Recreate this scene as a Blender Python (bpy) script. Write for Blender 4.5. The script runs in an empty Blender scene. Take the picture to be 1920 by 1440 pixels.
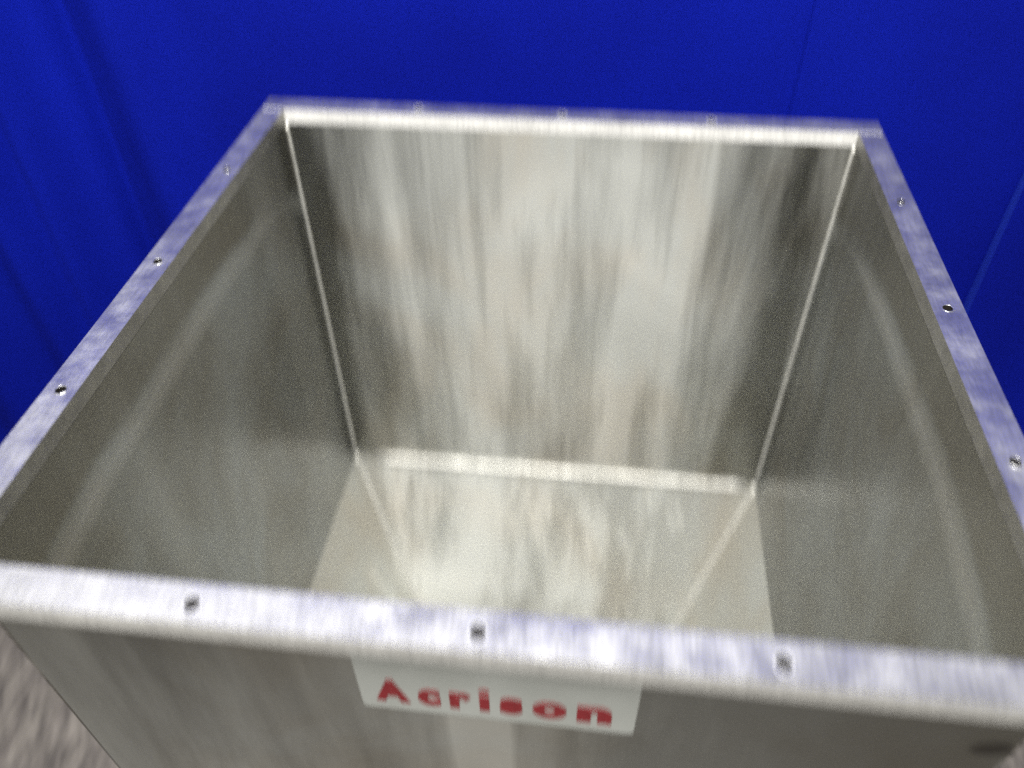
import bpy, bmesh, math, random
from mathutils import Vector, Matrix
random.seed(7)
S = bpy.context.scene
COL = S.collection
RIM = 1.0            # height of the rim above the floor

# ------------------------------------------------------------------ camera
cam_d = bpy.data.cameras.new('camera')
cam = bpy.data.objects.new('camera', cam_d); COL.objects.link(cam)
cam.location = (0.0461, -0.1978, RIM + 0.3665)
cam.matrix_world = (Matrix.Translation(cam.location) @ Matrix.Rotation(0.1287, 4, 'Z')
                    @ Matrix.Rotation(0.8194, 4, 'X') @ Matrix.Rotation(-0.0172, 4, 'Z'))
cam_d.sensor_width = 36.0
cam_d.lens = 36.0 * 1535.7 / 1920.0
cam_d.clip_start = 0.01; cam_d.clip_end = 100
cam_d.dof.use_dof = True
cam_d.dof.focus_distance = 0.585
cam_d.dof.aperture_fstop = 1.0
cam_d.dof.aperture_ratio = 5.0
S.camera = cam

# ------------------------------------------------------------------ light
world = bpy.data.worlds.new('World'); S.world = world; world.use_nodes = True
wn, wl = world.node_tree.nodes, world.node_tree.links
bg = wn['Background']
tc = wn.new('ShaderNodeTexCoord'); sp = wn.new('ShaderNodeSeparateXYZ')
wr = wn.new('ShaderNodeValToRGB')
wl.new(tc.outputs['Generated'], sp.inputs[0]); wl.new(sp.outputs['Z'], wr.inputs[0])
wr.color_ramp.elements[0].position = 0.0; wr.color_ramp.elements[0].color = (0.05, 0.05, 0.045, 1)
wr.color_ramp.elements[1].position = 0.8; wr.color_ramp.elements[1].color = (0.62, 0.62, 0.58, 1)
wl.new(wr.outputs[0], bg.inputs[0]); bg.inputs[1].default_value = 0.55

def lamp(name, loc, target, sx, sy, power, color):
    d = bpy.data.lights.new(name, 'AREA'); d.shape = 'RECTANGLE'; d.size = sx; d.size_y = sy
    d.energy = power; d.color = color
    o = bpy.data.objects.new(name, d); COL.objects.link(o); o.location = loc
    o.rotation_euler = (Vector(target) - Vector(loc)).to_track_quat('-Z', 'Y').to_euler()
    return o
lamp('ceiling_lamp_main', (-0.12, -0.55, 3.0), (0.0, 0.45, 0.7), 0.6, 1.3, 140, (1.0, 0.985, 0.95))
lamp('ceiling_lamp_rear', (-1.1, 1.15, 2.95), (-0.1, 0.2, 1.0), 2.0, 0.7, 9, (1.0, 0.985, 0.95))
S.view_settings.view_transform = 'Standard'; S.view_settings.look = 'None'
S.view_settings.gamma = 1; S.view_settings.use_curve_mapping = False
S.view_settings.exposure = 0.27
S.cycles.use_denoising = False; S.cycles.sample_clamp_indirect = 4.0
S.cycles.max_bounces = 10; S.cycles.glossy_bounces = 8

# ------------------------------------------------------------------ helpers
def link(name, me, mat, parent=None):
    o = bpy.data.objects.new(name, me); COL.objects.link(o)
    if mat: me.materials.append(mat)
    if parent: o.parent = parent
    return o
def obj(name, bm, mat, parent=None, smooth=False):
    bmesh.ops.recalc_face_normals(bm, faces=bm.faces); bm.normal_update()
    me = bpy.data.meshes.new(name); bm.to_mesh(me); bm.free()
    for p in me.polygons: p.use_smooth = smooth
    return link(name, me, mat, parent)
def bevel(bm, w, seg=2):
    bmesh.ops.bevel(bm, geom=[e for e in bm.edges if len(e.link_faces) == 2 and e.calc_face_angle(0) > 0.3],
                    offset=w, segments=seg, affect='EDGES', clamp_overlap=True)
def box(bm, a, b):
    v = [bm.verts.new((x, y, z)) for x in (a[0], b[0]) for y in (a[1], b[1]) for z in (a[2], b[2])]
    for f in ((0,1,3,2),(4,6,7,5),(0,4,5,1),(2,3,7,6),(0,2,6,4),(1,5,7,3)):
        bm.faces.new([v[i] for i in f])
def slab(pts, off):
    """solid sheet: polygon pts pushed by vector off"""
    bm = bmesh.new()
    a = [bm.verts.new(p) for p in pts]; b = [bm.verts.new(Vector(p) + Vector(off)) for p in pts]
    bm.faces.new(a); bm.faces.new(b[::-1])
    n = len(pts)
    for i in range(n): bm.faces.new((a[i], a[(i+1) % n], b[(i+1) % n], b[i]))
    return bm
def bead(p0, p1, r, n=60, sides=8, wob=0.15, seed=0):
    """a weld bead: a slightly lumpy rod from p0 to p1"""
    rnd = random.Random(seed); bm = bmesh.new()
    p0, p1 = Vector(p0), Vector(p1); d = (p1 - p0).normalized()
    u = d.orthogonal().normalized(); v = d.cross(u); rings = []
    for i in range(n + 1):
        c = p0.lerp(p1, i / n); rr = r * (1 + rnd.uniform(-wob, wob))
        rings.append([bm.verts.new(c + (u * math.cos(2*math.pi*k/sides) + v * math.sin(2*math.pi*k/sides)) * rr)
                      for k in range(sides)])
    for i in range(n):
        for k in range(sides):
            bm.faces.new((rings[i][k], rings[i][(k+1) % sides], rings[i+1][(k+1) % sides], rings[i+1][k]))
    bm.faces.new(rings[0][::-1]); bm.faces.new(rings[-1])
    return bm

class MAT:
    def __init__(s, name):
        s.m = bpy.data.materials.new(name); s.m.use_nodes = True
        s.n, s.l = s.m.node_tree.nodes, s.m.node_tree.links
        s.b = s.n['Principled BSDF']; s.tc = s.n.new('ShaderNodeTexCoord')
    def noise(s, scale, detail=4, rough=0.55, vec=(1, 1, 1), rot=(0, 0, 0), dist=0.0, loc=(0, 0, 0)):
        mp = s.n.new('ShaderNodeMapping'); mp.inputs['Scale'].default_value = vec
        mp.inputs['Rotation'].default_value = rot; mp.inputs['Location'].default_value = loc
        t = s.n.new('ShaderNodeTexNoise'); t.inputs['Scale'].default_value = scale
        t.inputs['Detail'].default_value = detail; t.inputs['Roughness'].default_value = rough
        t.inputs['Distortion'].default_value = dist
        s.l.new(s.tc.outputs['Object'], mp.inputs[0]); s.l.new(mp.outputs[0], t.inputs['Vector'])
        return t.outputs['Fac']
    def ramp(s, fac, stops, interp='LINEAR'):
        r = s.n.new('ShaderNodeValToRGB'); e = r.color_ramp.elements; r.color_ramp.interpolation = interp
        while len(e) < len(stops): e.new(0.5)
        for q, (p, c) in zip(e, stops):
            q.position = p; q.color = (c, c, c, 1) if isinstance(c, (int, float)) else (*c, 1)
        s.l.new(fac, r.inputs[0]); return r.outputs[0]
    def mix(s, a, b, fac, mode='MIX'):
        x = s.n.new('ShaderNodeMix'); x.data_type = 'RGBA'; x.blend_type = mode
        for sock, v in ((x.inputs[0], fac), (x.inputs[6], a), (x.inputs[7], b)):
            if hasattr(v, 'links'): s.l.new(v, sock)
            else: sock.default_value = v if isinstance(v, (int, float)) else (*v, 1)
        return x.outputs[2]
    def math(s, op, a, b=0.0):
        x = s.n.new('ShaderNodeMath'); x.operation = op
        for sock, v in zip(x.inputs, (a, b)):
            if hasattr(v, 'links'): s.l.new(v, sock)
            else: sock.default_value = v
        return x.outputs[0]
    def set(s, k, v):
        if hasattr(v, 'links'): s.l.new(v, s.b.inputs[k])
        else: s.b.inputs[k].default_value = (*v, 1) if isinstance(v, tuple) else v
    def bump(s, h, strength, dist):
        b = s.n.new('ShaderNodeBump'); b.inputs['Strength'].default_value = strength
        b.inputs['Distance'].default_value = dist
        s.l.new(h, b.inputs['Height']); s.l.new(b.outputs[0], s.b.inputs['Normal'])

def steel_sheet(name, tint=(0.42, 0.425, 0.405), spots=(), grain=(13, 13, 1.5), seed=0, axis='X',
                painted_sheen=((-0.3, 0.5), (0.3, 0.5)), amount=1.0, line=None, base_pale=0.0, warp=5.0, dist=0.8, lo=0.40, hi=0.66, clean=0.0):
    """brushed stainless sheet: smooth and mirror-like where clean, matt and pale in scuffed streaks and painted reflections.
    painted_sheen: stops (position along the sheet, how bright the painted reflection) ; line: height of a pale band"""
    m = MAT(name)
    sep = m.n.new('ShaderNodeSeparateXYZ'); m.l.new(m.tc.outputs['Object'], sep.inputs[0])
    run = m.noise(1.0, 6, 0.62, grain, loc=(seed, seed * 2, 0), dist=0.3)   # streaks that run down the sheet
    thin = m.noise(1.0, 3, 0.6, (grain[0] * 6, grain[1] * 6, 3.0), loc=(seed, 0, 0))
    wide = m.noise(1.0, 3, 0.5, (6, 6, 1.3), loc=(seed * 3, 1, seed), dist=dist)
    soft = m.noise(1.0, 2, 0.5, (5, 5, 3.2), loc=(1, seed, 2), dist=1.0)
    blotch = m.noise(7.0, 4, 0.6, loc=(seed, 0, 4))
    fine = m.noise(1.0, 2, 0.5, (700, 700, 25))
    pos = m.math('ADD', m.math('MULTIPLY', sep.outputs[axis], 1 / 0.62), 0.5)
    where = m.ramp(pos, [(p / 0.62 + 0.5, v) for p, v in painted_sheen], 'EASE')  # position mask for the painted reflections and highlights
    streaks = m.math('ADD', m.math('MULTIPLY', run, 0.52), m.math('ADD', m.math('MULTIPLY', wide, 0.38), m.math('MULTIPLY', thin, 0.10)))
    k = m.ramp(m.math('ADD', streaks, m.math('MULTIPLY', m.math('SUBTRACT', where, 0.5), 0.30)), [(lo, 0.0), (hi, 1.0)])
    k = m.math('MULTIPLY', m.math('MULTIPLY', k, m.math('ADD', 0.55, m.math('MULTIPLY', soft, 0.8))), amount)
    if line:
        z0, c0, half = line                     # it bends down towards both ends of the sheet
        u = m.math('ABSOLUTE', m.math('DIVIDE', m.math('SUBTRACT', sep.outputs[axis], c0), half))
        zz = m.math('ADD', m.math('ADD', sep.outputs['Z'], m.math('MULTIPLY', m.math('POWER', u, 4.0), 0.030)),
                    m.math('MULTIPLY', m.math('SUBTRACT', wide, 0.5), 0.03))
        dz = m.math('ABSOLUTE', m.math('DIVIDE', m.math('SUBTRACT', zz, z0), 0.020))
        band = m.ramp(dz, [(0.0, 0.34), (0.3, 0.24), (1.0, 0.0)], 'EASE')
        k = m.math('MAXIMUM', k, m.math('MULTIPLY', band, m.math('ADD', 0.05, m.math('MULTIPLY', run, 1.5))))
    k = m.math('MAXIMUM', k, base_pale)
    heat = m.noise(1.0, 4, 0.6, (6, 6, 4.5), loc=(2, seed, 7), dist=0.7)    # brownish handling and heat tint
    oxide_and_brown = m.ramp(heat, [(0.42, 0.0), (0.68, 0.75)])
    if line:                                                                # browner above the pale band
        oxide_and_brown = m.math('MAXIMUM', oxide_and_brown, m.math('MULTIPLY', m.ramp(m.math('SUBTRACT', zz, z0), [(0.008, 0.0), (0.022, 0.9)]),
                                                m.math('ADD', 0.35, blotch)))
    clean_col = m.mix(tint, (tint[0] * 0.62, tint[1] * 0.56, tint[2] * 0.47), oxide_and_brown)
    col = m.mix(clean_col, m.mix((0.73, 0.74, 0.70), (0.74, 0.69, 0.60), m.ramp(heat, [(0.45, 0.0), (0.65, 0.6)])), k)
    for (x, z, rx, rz, dark) in spots:                                      # a small dark oval, soft at its edge
        mp = m.n.new('ShaderNodeMapping'); mp.vector_type = 'TEXTURE'
        mp.inputs['Location'].default_value = (x, 0, z); mp.inputs['Scale'].default_value = (rx, 50, rz)
        mp.inputs['Rotation'].default_value = (0, -0.25, 0)
        g = m.n.new('ShaderNodeTexGradient'); g.gradient_type = 'SPHERICAL'
        m.l.new(m.tc.outputs['Object'], mp.inputs[0]); m.l.new(mp.outputs[0], g.inputs[0])
        col = m.mix(col, dark, m.ramp(g.outputs['Fac'], [(0.0, 0.0), (0.45, 0.9)], 'EASE'))
    m.set('Base Color', col)
    m.set('Metallic', m.math('SUBTRACT', 0.97, m.math('MULTIPLY', k, 0.50)))
    m.set('Roughness', m.math('ADD', m.math('ADD', 0.24, m.math('MULTIPLY', k, 0.20)), m.math('MULTIPLY', blotch, 0.12)))
    m.set('Anisotropic', 0.4)
    tg = m.n.new('ShaderNodeTangent'); tg.direction_type = 'RADIAL'; tg.axis = 'Z'
    m.l.new(tg.outputs[0], m.b.inputs['Tangent'])
    m.bump(m.math('ADD', m.math('MULTIPLY', wide, warp), m.math('ADD', run, m.math('MULTIPLY', fine, 0.05))), 0.5, 0.0012)
    return m.m
def steel_ground(name, base, rough, bumpd=0.00025, scale=60, metallic=1.0):
    """cut, ground and hand-sanded bar: bright, short scratches across it"""
    m = MAT(name)
    a = m.noise(scale, 4, 0.6, (1, 1, 1)); b = m.noise(14, 3, 0.6)
    sc = m.noise(1.0, 3, 0.6, (420, 60, 60), rot=(0, 0, 0.5))
    m.set('Base Color', m.mix(m.ramp(b, [(0.3, tuple(x * 0.8 for x in base)), (0.65, base)]),
                              m.ramp(sc, [(0.3, 0.78), (0.6, 1.0)]), 1.0, 'MULTIPLY'))
    m.set('Metallic', metallic)
    m.set('Roughness', m.ramp(a, [(0.3, rough[0]), (0.7, rough[1])]))
    m.bump(m.math('ADD', a, m.math('ADD', m.math('MULTIPLY', b, 2.5), m.math('MULTIPLY', sc, 0.6))), 0.6, bumpd)
    return m.m

M_wall = steel_sheet('steel_back', seed=1.3, painted_sheen=((-0.31, 0.0), (-0.24, 0.30), (-0.17, 0.80), (0.0, 0.92), (0.12, 0.80), (0.21, 0.30), (0.31, 0.15)), amount=0.95)  # ceiling reflection in the middle and darker edges painted into the steel
# (side sheets: positions are measured from the middle of the hopper, the back edge is at +0.28)
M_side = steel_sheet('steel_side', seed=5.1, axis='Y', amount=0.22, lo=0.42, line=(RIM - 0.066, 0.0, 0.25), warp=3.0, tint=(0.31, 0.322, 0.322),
                     painted_sheen=((-0.31, 0.15), (0.12, 0.15), (0.215, 0.9), (0.235, 1.0), (0.262, 0.1)))  # narrow stop paints the soft reflection beside the back corner
M_front = steel_sheet('steel_front', seed=9.7, grain=(10, 10, 1.6), amount=0.62, tint=(0.31, 0.325, 0.315), warp=3.0,
                      painted_sheen=((-0.31, 0.6), (-0.1, 0.4), (-0.030, 0.40), (-0.014, 1.2), (0.004, 1.2), (0.020, 0.35), (0.2, 0.0), (0.31, 0.0)),  # lighter left side and central highlight painted into the colour
                      spots=((0.278, RIM - 0.086, 0.015, 0.010, (0.05, 0.045, 0.04)),))
M_low = steel_sheet('steel_lower', seed=2.2, painted_sheen=((-0.31, 0.2), (-0.2, 0.8), (0.0, 1.0), (0.12, 0.8), (0.31, 0.2)), base_pale=0.55, warp=1.2, dist=0.1, amount=1.05, grain=(26, 26, 0.7))  # bright reflection down the middle of the slope painted as paler steel
M_flange = steel_ground('steel_flange', (0.68, 0.68, 0.665), (0.24, 0.48), metallic=0.93, bumpd=0.0005, scale=38)
M_bore = steel_ground('drilled_steel', (0.10, 0.09, 0.08), (0.5, 0.7))
M_edge = steel_ground('steel_pale_edge', (0.84, 0.83, 0.80), (0.5, 0.65), 0.0002, 120, 0.15)
M_edge_front = steel_ground('steel_front_edge', (0.66, 0.65, 0.62), (0.45, 0.65), 0.0004, 70, 0.35)  # front bar edge, darker than the back bar's
M_edge_dull = steel_ground('steel_side_edge', (0.40, 0.39, 0.36), (0.35, 0.5), 0.0002, 120, 0.95)  # side bar edges, darkest of the three
M_bend_highlight = steel_ground('steel_bend_highlight', (0.66, 0.65, 0.61), (0.4, 0.6), 0.0003, 90, 0.6)
M_burr = steel_ground('steel_burr', (0.50, 0.50, 0.53), (0.55, 0.7), 0.0002, 120, 0.5)
M_weld = steel_ground('steel_weld', (0.80, 0.79, 0.74), (0.4, 0.6), 0.0003, 200, 0.6)

m = MAT('name_plate_plastic'); n1 = m.noise(30, 4)
m.set('Base Color', m.ramp(n1, [(0.3, (0.36, 0.375, 0.35)), (0.7, (0.42, 0.435, 0.41))])); m.set('Roughness', 0.32)
M_plate = m.m
m = MAT('red_print'); n1 = m.noise(160, 3)
m.set('Base Color', m.ramp(n1, [(0.3, (0.19, 0.002, 0.008)), (0.75, (0.27, 0.007, 0.014))])); m.set('Roughness', 0.4)
M_red = m.m

m = MAT('blue_cloth')
big = m.noise(2.2, 3, 0.5); weave = m.noise(420, 2, 0.6)
m.set('Base Color', m.mix(m.ramp(big, [(0.3, (0.0030, 0.0105, 0.36)), (0.7, (0.0045, 0.0185, 0.53))]),
                          m.ramp(weave, [(0.25, 0.80), (0.75, 1.0)]), 1.0, 'MULTIPLY'))
m.set('Roughness', 0.85); m.set('Specular IOR Level', 0.12)
m.bump(weave, 0.25, 0.0006)
M_cloth = m.m
m = MAT('blue_hem'); m.set('Base Color', (0.012, 0.045, 0.50)); m.set('Roughness', 0.6)
M_hem = m.m

m = MAT('grained_floor')
g1 = m.noise(1.0, 6, 0.65, (110, 20, 20), dist=0.4)         # long dark grain marks
g2 = m.noise(1.0, 4, 0.6, (38, 7, 7), loc=(3, 1, 0), dist=0.6)
g3 = m.noise(1.0, 3, 0.6, (260, 40, 40))
base = m.ramp(g1, [(0.36, (0.03, 0.026, 0.024)), (0.47, (0.120, 0.107, 0.092)), (0.60, (0.26, 0.235, 0.202))])
base = m.mix(base, m.ramp(g2, [(0.35, (0.62, 0.60, 0.62)), (0.6, (1.0, 1.0, 1.0))]), 1.0, 'MULTIPLY')
base = m.mix(base, m.ramp(g3, [(0.35, 0.82), (0.6, 1.0)]), 1.0, 'MULTIPLY')
m.set('Base Color', base); m.set('Roughness', 0.6); m.bump(g1, 0.3, 0.001)
M_floor = m.m

# ------------------------------------------------------------------ setting: floor
bm = bmesh.new(); box(bm, (-4, -3, -0.05), (4, 1.6, 0.0))
fl = obj('floor', bm, M_floor); fl['kind'] = 'structure'
fl['label'] = 'brown and grey wood-grain floor under the steel hopper'

# ------------------------------------------------------------------ blue curtains hanging behind
def curtain(x0, x1, y0, fn, z0=0.006, z1=2.27, nx=420, nz=60, th=0.002):
    bm = bmesh.new(); g = []
    for j in range(nz + 1):
        z = z0 + (z1 - z0) * j / nz; row = []
        for i in range(nx + 1):
            x = x0 + (x1 - x0) * i / nx
            row.append(bm.verts.new((x, y0 - fn(x, z), z)))
        g.append(row)
    for j in range(nz):
        for i in range(nx):
            bm.faces.new((g[j][i], g[j][i+1], g[j+1][i+1], g[j+1][i]))
    bmesh.ops.solidify(bm, geom=bm.faces[:], thickness=th)
    return bm
def ridge(x, c, w, h, k=2.0):                  # one soft vertical fold
    t = (x - c) / w
    return h * math.exp(-abs(t) ** k)
def lean(c, dx):                               # a fold line that drifts sideways as it falls
    return lambda z: c + dx * (1.37 - z)
YC = 0.80
def f_left(x, z):
    y = 0.006 * math.sin(x * 5.1 + 0.4 * z)
    y += ridge(x, -0.735 - 0.02 * (1.37 - z), 0.040, 0.055)
    y -= ridge(x, -0.662 + 0.015 * (1.2 - z), 0.013, 0.034, 2)
    y += ridge(x, -0.585 + 0.05 * (1.2 - z), 0.050, 0.042)
    y += ridge(x, -0.84, 0.04, 0.055) - ridge(x, -0.785, 0.02, 0.02)
    y += ridge(x, -1.02, 0.05, 0.03) + ridge(x, -1.25, 0.05, 0.035) + ridge(x, -1.5, 0.05, 0.035)
    y += 0.004 * math.sin(x * 17 + 2.2 * z) + 0.003 * math.sin(x * 9 - z * 8) * math.sin(z * 4 + x * 3)
    return y
def f_mid(x, z):
    y = 0.018 + 0.004 * math.sin(x * 7 + 1.5) + 0.003 * math.sin(x * 15 + 1.8 * z)
    return y
def f_right(x, z):
    y = 0.036 + 0.008 * math.sin(x * 16 + z * 1.1) + 0.006 * math.sin(x * 31 + z * 3.0)
    y += 0.010 * math.sin(z * 7 + x * 9) * 0.5
    return y
for fn, a, b, lab in ((f_left, -2.3, 0.285, 'wide royal blue curtain with soft folds at the left behind the hopper'),
                      (f_mid, 0.264, 0.60, 'smooth royal blue curtain panel behind the back right corner of the hopper'),
                      (f_right, 0.554, 2.2, 'rumpled royal blue curtain panel with a thin pale hem beside the right rim')):
    o = obj('curtain', curtain(a, b, YC, fn), M_cloth, None, True)
    o['label'] = lab; o['category'] = 'curtain'; o['group'] = 'royal blue curtains hanging behind the hopper'
    if fn is f_right:
        bm = bmesh.new(); prev = None
        for j in range(61):
            z = 0.006 + 2.264 * j / 60
            y = YC - fn(a, z); r = 0.0010
            ring = [bm.verts.new((a + r * math.cos(t), y - 0.001 + r * math.sin(t), z)) for t in [k * math.pi / 3 for k in range(6)]]
            if prev:
                for k in range(6): bm.faces.new((prev[k], prev[(k+1) % 6], ring[(k+1) % 6], ring[k]))
            prev = ring
        obj('hem', bm, M_hem, o, True)

# ------------------------------------------------------------------ the hopper
W2, D, FW, T = 0.31, 0.6017, 0.0227, 0.0140
I2 = W2 - FW                                   # inner half width
Y0, Y1 = FW, D - FW                            # inner front and back faces
H1, H2 = 0.5302, 0.44                          # straight part, tapering part
OUT = 0.150                                    # half size of the outlet
YM = D / 2
SH = 0.002                                     # sheet thickness
hop = bpy.data.objects.new('hopper', None); COL.objects.link(hop)
hop.location = (0, YM, 0)
hop['label'] = 'square open steel hopper with a drilled rim and a red lettered front plate'
hop['category'] = 'hopper'
bpy.context.view_layer.update()
OFF = Matrix.Translation((0, -YM, 0))
def part(name, bm, mat, parent=hop, smooth=False):
    if parent is hop: bm.transform(OFF)
    o = obj(name, bm, mat, parent, smooth); return o
def subpart(name, bm, mat, parent, smooth=False):
    bm.transform(OFF); return obj(name, bm, mat, parent, smooth)

# rim: four bars, front and back ones run full width, the sides butt between them
hx = (-0.148, 0.0, 0.148)
hy = (0.155, 0.303, 0.451)
def bar(a, b, holes, lab, horizontal):
    bm = bmesh.new(); box(bm, a, b)
    L = bm
    # subdivide along the bar and make it a little uneven, as a hand-ground bar is
    bevel(bm, 0.0009, 2)
    for _ in range(1):
        ax = 0 if horizontal else 1
        n = 46
        for i in range(1, n):
            c = a[ax] + (b[ax] - a[ax]) * i / n
            co = Vector((0, 0, 0)); co[ax] = c; no = Vector((0, 0, 0)); no[ax] = 1
            bmesh.ops.bisect_plane(bm, geom=bm.verts[:] + bm.edges[:] + bm.faces[:], plane_co=co, plane_no=no)
    bm.transform(OFF)
    o = obj('rim_bar', bm, M_flange, hop)
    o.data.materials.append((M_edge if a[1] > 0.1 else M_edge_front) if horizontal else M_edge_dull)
    for p in o.data.polygons:
        if abs(p.normal.z) < 0.6: p.material_index = 1
    o['label'] = lab
    # drill the holes
    cb = bmesh.new()
    for (x, y) in holes:
        bmesh.ops.create_cone(cb, cap_ends=True, segments=28, radius1=0.0043 if horizontal else 0.0036, radius2=0.0043 if horizontal else 0.0036, depth=0.06,
                              matrix=Matrix.Translation((x, y - YM, RIM)))
    cme = bpy.data.meshes.new('drill'); cb.to_mesh(cme); cb.free()
    co = bpy.data.objects.new('drill', cme); COL.objects.link(co); co.parent = hop
    cme.materials.append(M_bore); md = o.modifiers.new('b', 'BOOLEAN'); md.material_mode = 'TRANSFER'; md.object = co; md.operation = 'DIFFERENCE'; md.solver = 'EXACT'
    bpy.context.view_layer.update()
    me = bpy.data.meshes.new_from_object(o.evaluated_get(bpy.context.evaluated_depsgraph_get()))
    o.modifiers.clear(); o.data = me
    bpy.data.objects.remove(co)
    for k, (x, y) in enumerate(holes):         # worn burr ring round every hole
        rb = bmesh.new(); seg, tub = 28, 6; rnd = random.Random(int(x * 900) + int(y * 77)); rr = []
        for i in range(seg):
            t = 2 * math.pi * i / seg; R_ = 0.0048 if horizontal else 0.0041; r_ = 0.0007 if horizontal else 0.0005 * (1 + rnd.uniform(-.35, .35)) * (1.15 + 0.5 * math.sin(t + 2.2))
            rr.append([rb.verts.new((x + math.cos(t) * (R_ + r_ * math.cos(p)), y - YM + math.sin(t) * (R_ + r_ * math.cos(p)),
                                     RIM + 0.55 * r_ * math.sin(p))) for p in [q * 2 * math.pi / tub for q in range(tub)]])
        for i in range(seg):
            for q in range(tub):
                rb.faces.new((rr[i][q], rr[i][(q+1) % tub], rr[(i+1) % seg][(q+1) % tub], rr[(i+1) % seg][q]))
        obj('hole_edge', rb, M_burr if horizontal else M_flange, o, True)
    return o
zt, zb = RIM, RIM - T
bar((-W2, 0, zb), (W2, FW, zt), [(x, 0.0105) for x in hx], 'front rim bar with drilled holes', True)
bar((-W2, D - FW, zb), (W2, D, zt), [(x, D - 0.0105) for x in hx], 'back rim bar', True)
bar((-W2, FW + .0005, zb), (-I2, D - FW - .0005, zt), [(-0.2985, y) for y in hy], 'left rim bar', False)
bar((I2, FW + .0005, zb), (W2, D - FW - .0005, zt), [(0.2985, y) for y in hy], 'right rim bar', False)

# ground joint lines where the side bars butt against the front and back ones
for s in (-1, 1):
    for y in (FW + .00025, D - FW - .00025):
        part('joint_weld', bead((s * (I2 + .0008), y, RIM - .0004), (s * (W2 - .0008), y, RIM - .0003), 0.0009, 26, 8, 0.2, int(y * 99) + s), M_burr, hop, True)

# straight walls (they start under the rim bars, flush with their inner edge)
zc = RIM - H1
def quad(p, off): return slab(p, off)
zt2 = zb - 0.0003
part('back_wall', quad([(-I2, Y1, zt2), (I2, Y1, zt2), (I2, Y1, zc), (-I2, Y1, zc)], (0, SH, 0)), M_wall)
fw_ = part('front_wall', quad([(-I2, Y0, zt2), (I2, Y0, zt2), (I2, Y0, zc), (-I2, Y0, zc)], (0, -SH, 0)), M_front)
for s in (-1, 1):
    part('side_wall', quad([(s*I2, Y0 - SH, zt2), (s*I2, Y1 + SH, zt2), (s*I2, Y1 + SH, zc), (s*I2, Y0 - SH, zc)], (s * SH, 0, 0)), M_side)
# tapering walls down to the outlet
zo = zc - H2
def low(p0, p1, q1, q0, off): return slab([p0, p1, q1, q0], off)
o2 = OUT
part('back_slope', low((-I2, Y1, zc), (I2, Y1, zc), (o2, YM + o2, zo), (-o2, YM + o2, zo), (0, SH, 0)), M_low)
part('front_slope', low((-I2, Y0, zc), (I2, Y0, zc), (o2, YM - o2, zo), (-o2, YM - o2, zo), (0, -SH, 0)), M_low)
for s in (-1, 1):
    part('side_slope', low((s*I2, Y0, zc), (s*I2, Y1, zc), (s*o2, YM + o2, zo), (s*o2, YM - o2, zo), (s * SH, 0, 0)), M_low)
# weld beads: upright corners, slope corners
k = 0
for sx in (-1, 1):
    for y, sy in ((Y0, 1), (Y1, -1)):
        k += 1
        p = Vector((sx * (I2 - .0004), y + sy * .0004, zt2 - .001)); q = Vector((sx * (I2 - .0004), y + sy * .0004, zc))
        part('corner_weld', bead(p, q, 0.0019, 90, 8, 0.12, k), M_weld, hop, True)
        e = Vector((sx * (o2 - .0004), YM - sy * (o2 - .0004), zo))
        part('slope_weld', bead(q, e, 0.0030, 70, 8, 0.10, 10 + k), M_weld, hop, True)
for s, y in ((-1, Y1), (1, Y0)):  # added bead that shapes the bright highlight along the bend
    part('bend_highlight', bead((-I2 + .030, y + s * .0015, zc), (I2 - .012, y + s * .0015, zc), 0.0046, 30, 12, 0.38, 30 + s), M_bend_highlight, hop, True)
# outlet collar that stands on the floor
bm = bmesh.new()
for a, b in (((-o2 - .03, YM - o2 - .03), (o2 + .03, YM - o2)), ((-o2 - .03, YM + o2), (o2 + .03, YM + o2 + .03)),
             ((-o2 - .03, YM - o2 + .0003), (-o2, YM + o2 - .0003)), ((o2, YM - o2 + .0003), (o2 + .03, YM + o2 - .0003))):
    box(bm, (a[0], a[1], 0.001), (b[0], b[1], zo - 0.001))
part('outlet_collar', bm, M_flange)

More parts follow.
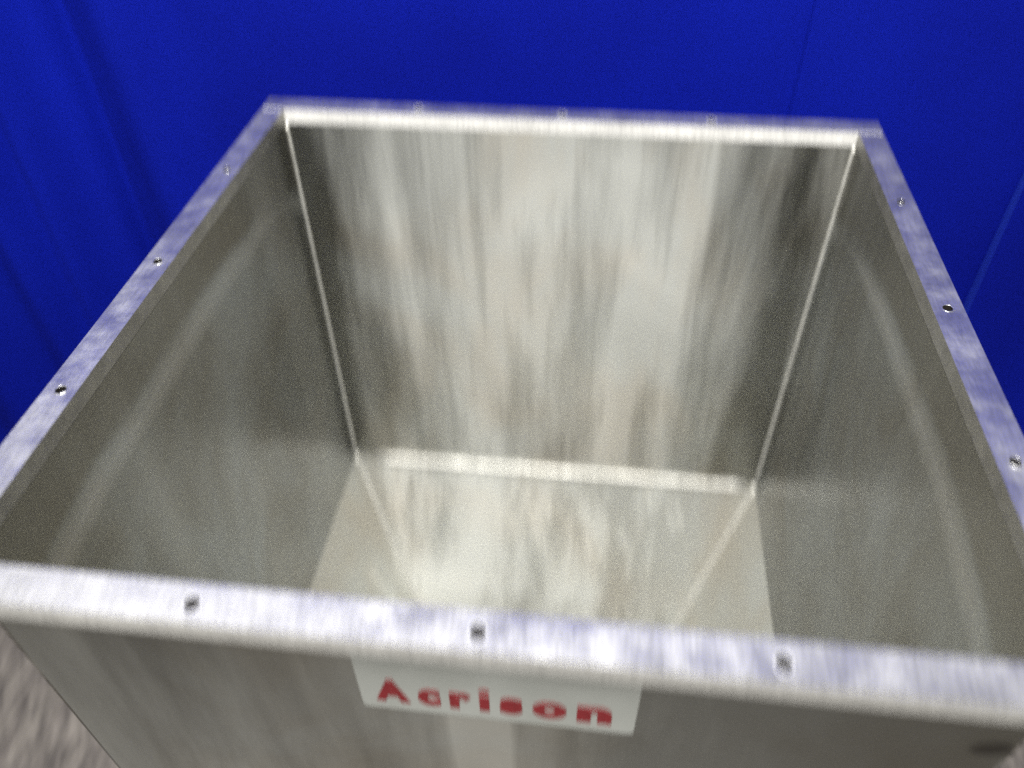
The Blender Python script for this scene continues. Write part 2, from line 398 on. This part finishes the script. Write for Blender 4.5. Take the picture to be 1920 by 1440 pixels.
# name plate on the outside of the front wall
px0, px1, pz0, pz1 = -0.0755, 0.0860, RIM - 0.1130, RIM - 0.0300
yf = Y0 - SH - 0.0004
bm = bmesh.new(); pts = []
r = 0.004
for cx, cz, a0 in ((px0 + r, pz0 + r, 180), (px1 - r, pz0 + r, 270), (px1 - r, pz1 - r, 0), (px0 + r, pz1 - r, 90)):
    for i in range(7):
        t = math.radians(a0 + 15 * i); pts.append((cx + r * math.cos(t), yf, cz + r * math.sin(t)))
pl = slab(pts, (0, -0.0012, 0)); bevel(pl, 0.0003, 1)
plate = part('name_plate', pl, M_plate)
plate['label'] = 'pale plate with red lettering under the front rim'
# lettering: each glyph fitted to its own box, letters slightly raised
text_bm = bmesh.new()
# glyph, x left, x right, height above the base line, drop below
boxes = [('A', -.0680, -.0485, .0245), ('c', -.0440, -.0315, .0180), ('r', -.0265, -.0145, .0180), ('i', -.0105, -.0042, .0245),
         ('s', .0010, .0135, .0180), ('o', .0185, .0372, .0180), ('n', .0425, .0612, .0180)]
boxes = [(c, -.0665 + (a + .068) * 1.075, -.0665 + (b + .068) * 1.075, h * 1.06) for c, a, b, h in boxes]
BASE = RIM - 0.1030
for ch, a, b, h in boxes:
    cu = bpy.data.curves.new('glyph', 'FONT'); cu.body = ch; cu.size = 1.0; cu.offset = 0.056 if ch != 'i' else 0.012
    cu.extrude = 0.0; cu.resolution_u = 6
    t = bpy.data.objects.new('glyph', cu); COL.objects.link(t)
    bpy.context.view_layer.update()
    me = bpy.data.meshes.new_from_object(t.evaluated_get(bpy.context.evaluated_depsgraph_get()))
    bpy.data.objects.remove(t); bpy.data.curves.remove(cu)
    xs = [v.co.x for v in me.vertices]; ys = [v.co.y for v in me.vertices]
    x0, x1, y0, y1 = min(xs), max(xs), min(ys), max(ys)
    for v in me.vertices:
        v.co = Vector((a + (v.co.x - x0) / (x1 - x0) * (b - a), yf - 0.0013 - 0.0003, BASE + (v.co.y - y0) / (y1 - y0) * h))
    text_bm.from_mesh(me); bpy.data.meshes.remove(me)
res = bmesh.ops.extrude_face_region(text_bm, geom=text_bm.faces[:])
bmesh.ops.translate(text_bm, verts=[v for v in res['geom'] if isinstance(v, bmesh.types.BMVert)], vec=(0, 0.0003 + 0.00005, 0))
text_bm.transform(OFF)
obj('lettering', text_bm, M_red, plate)
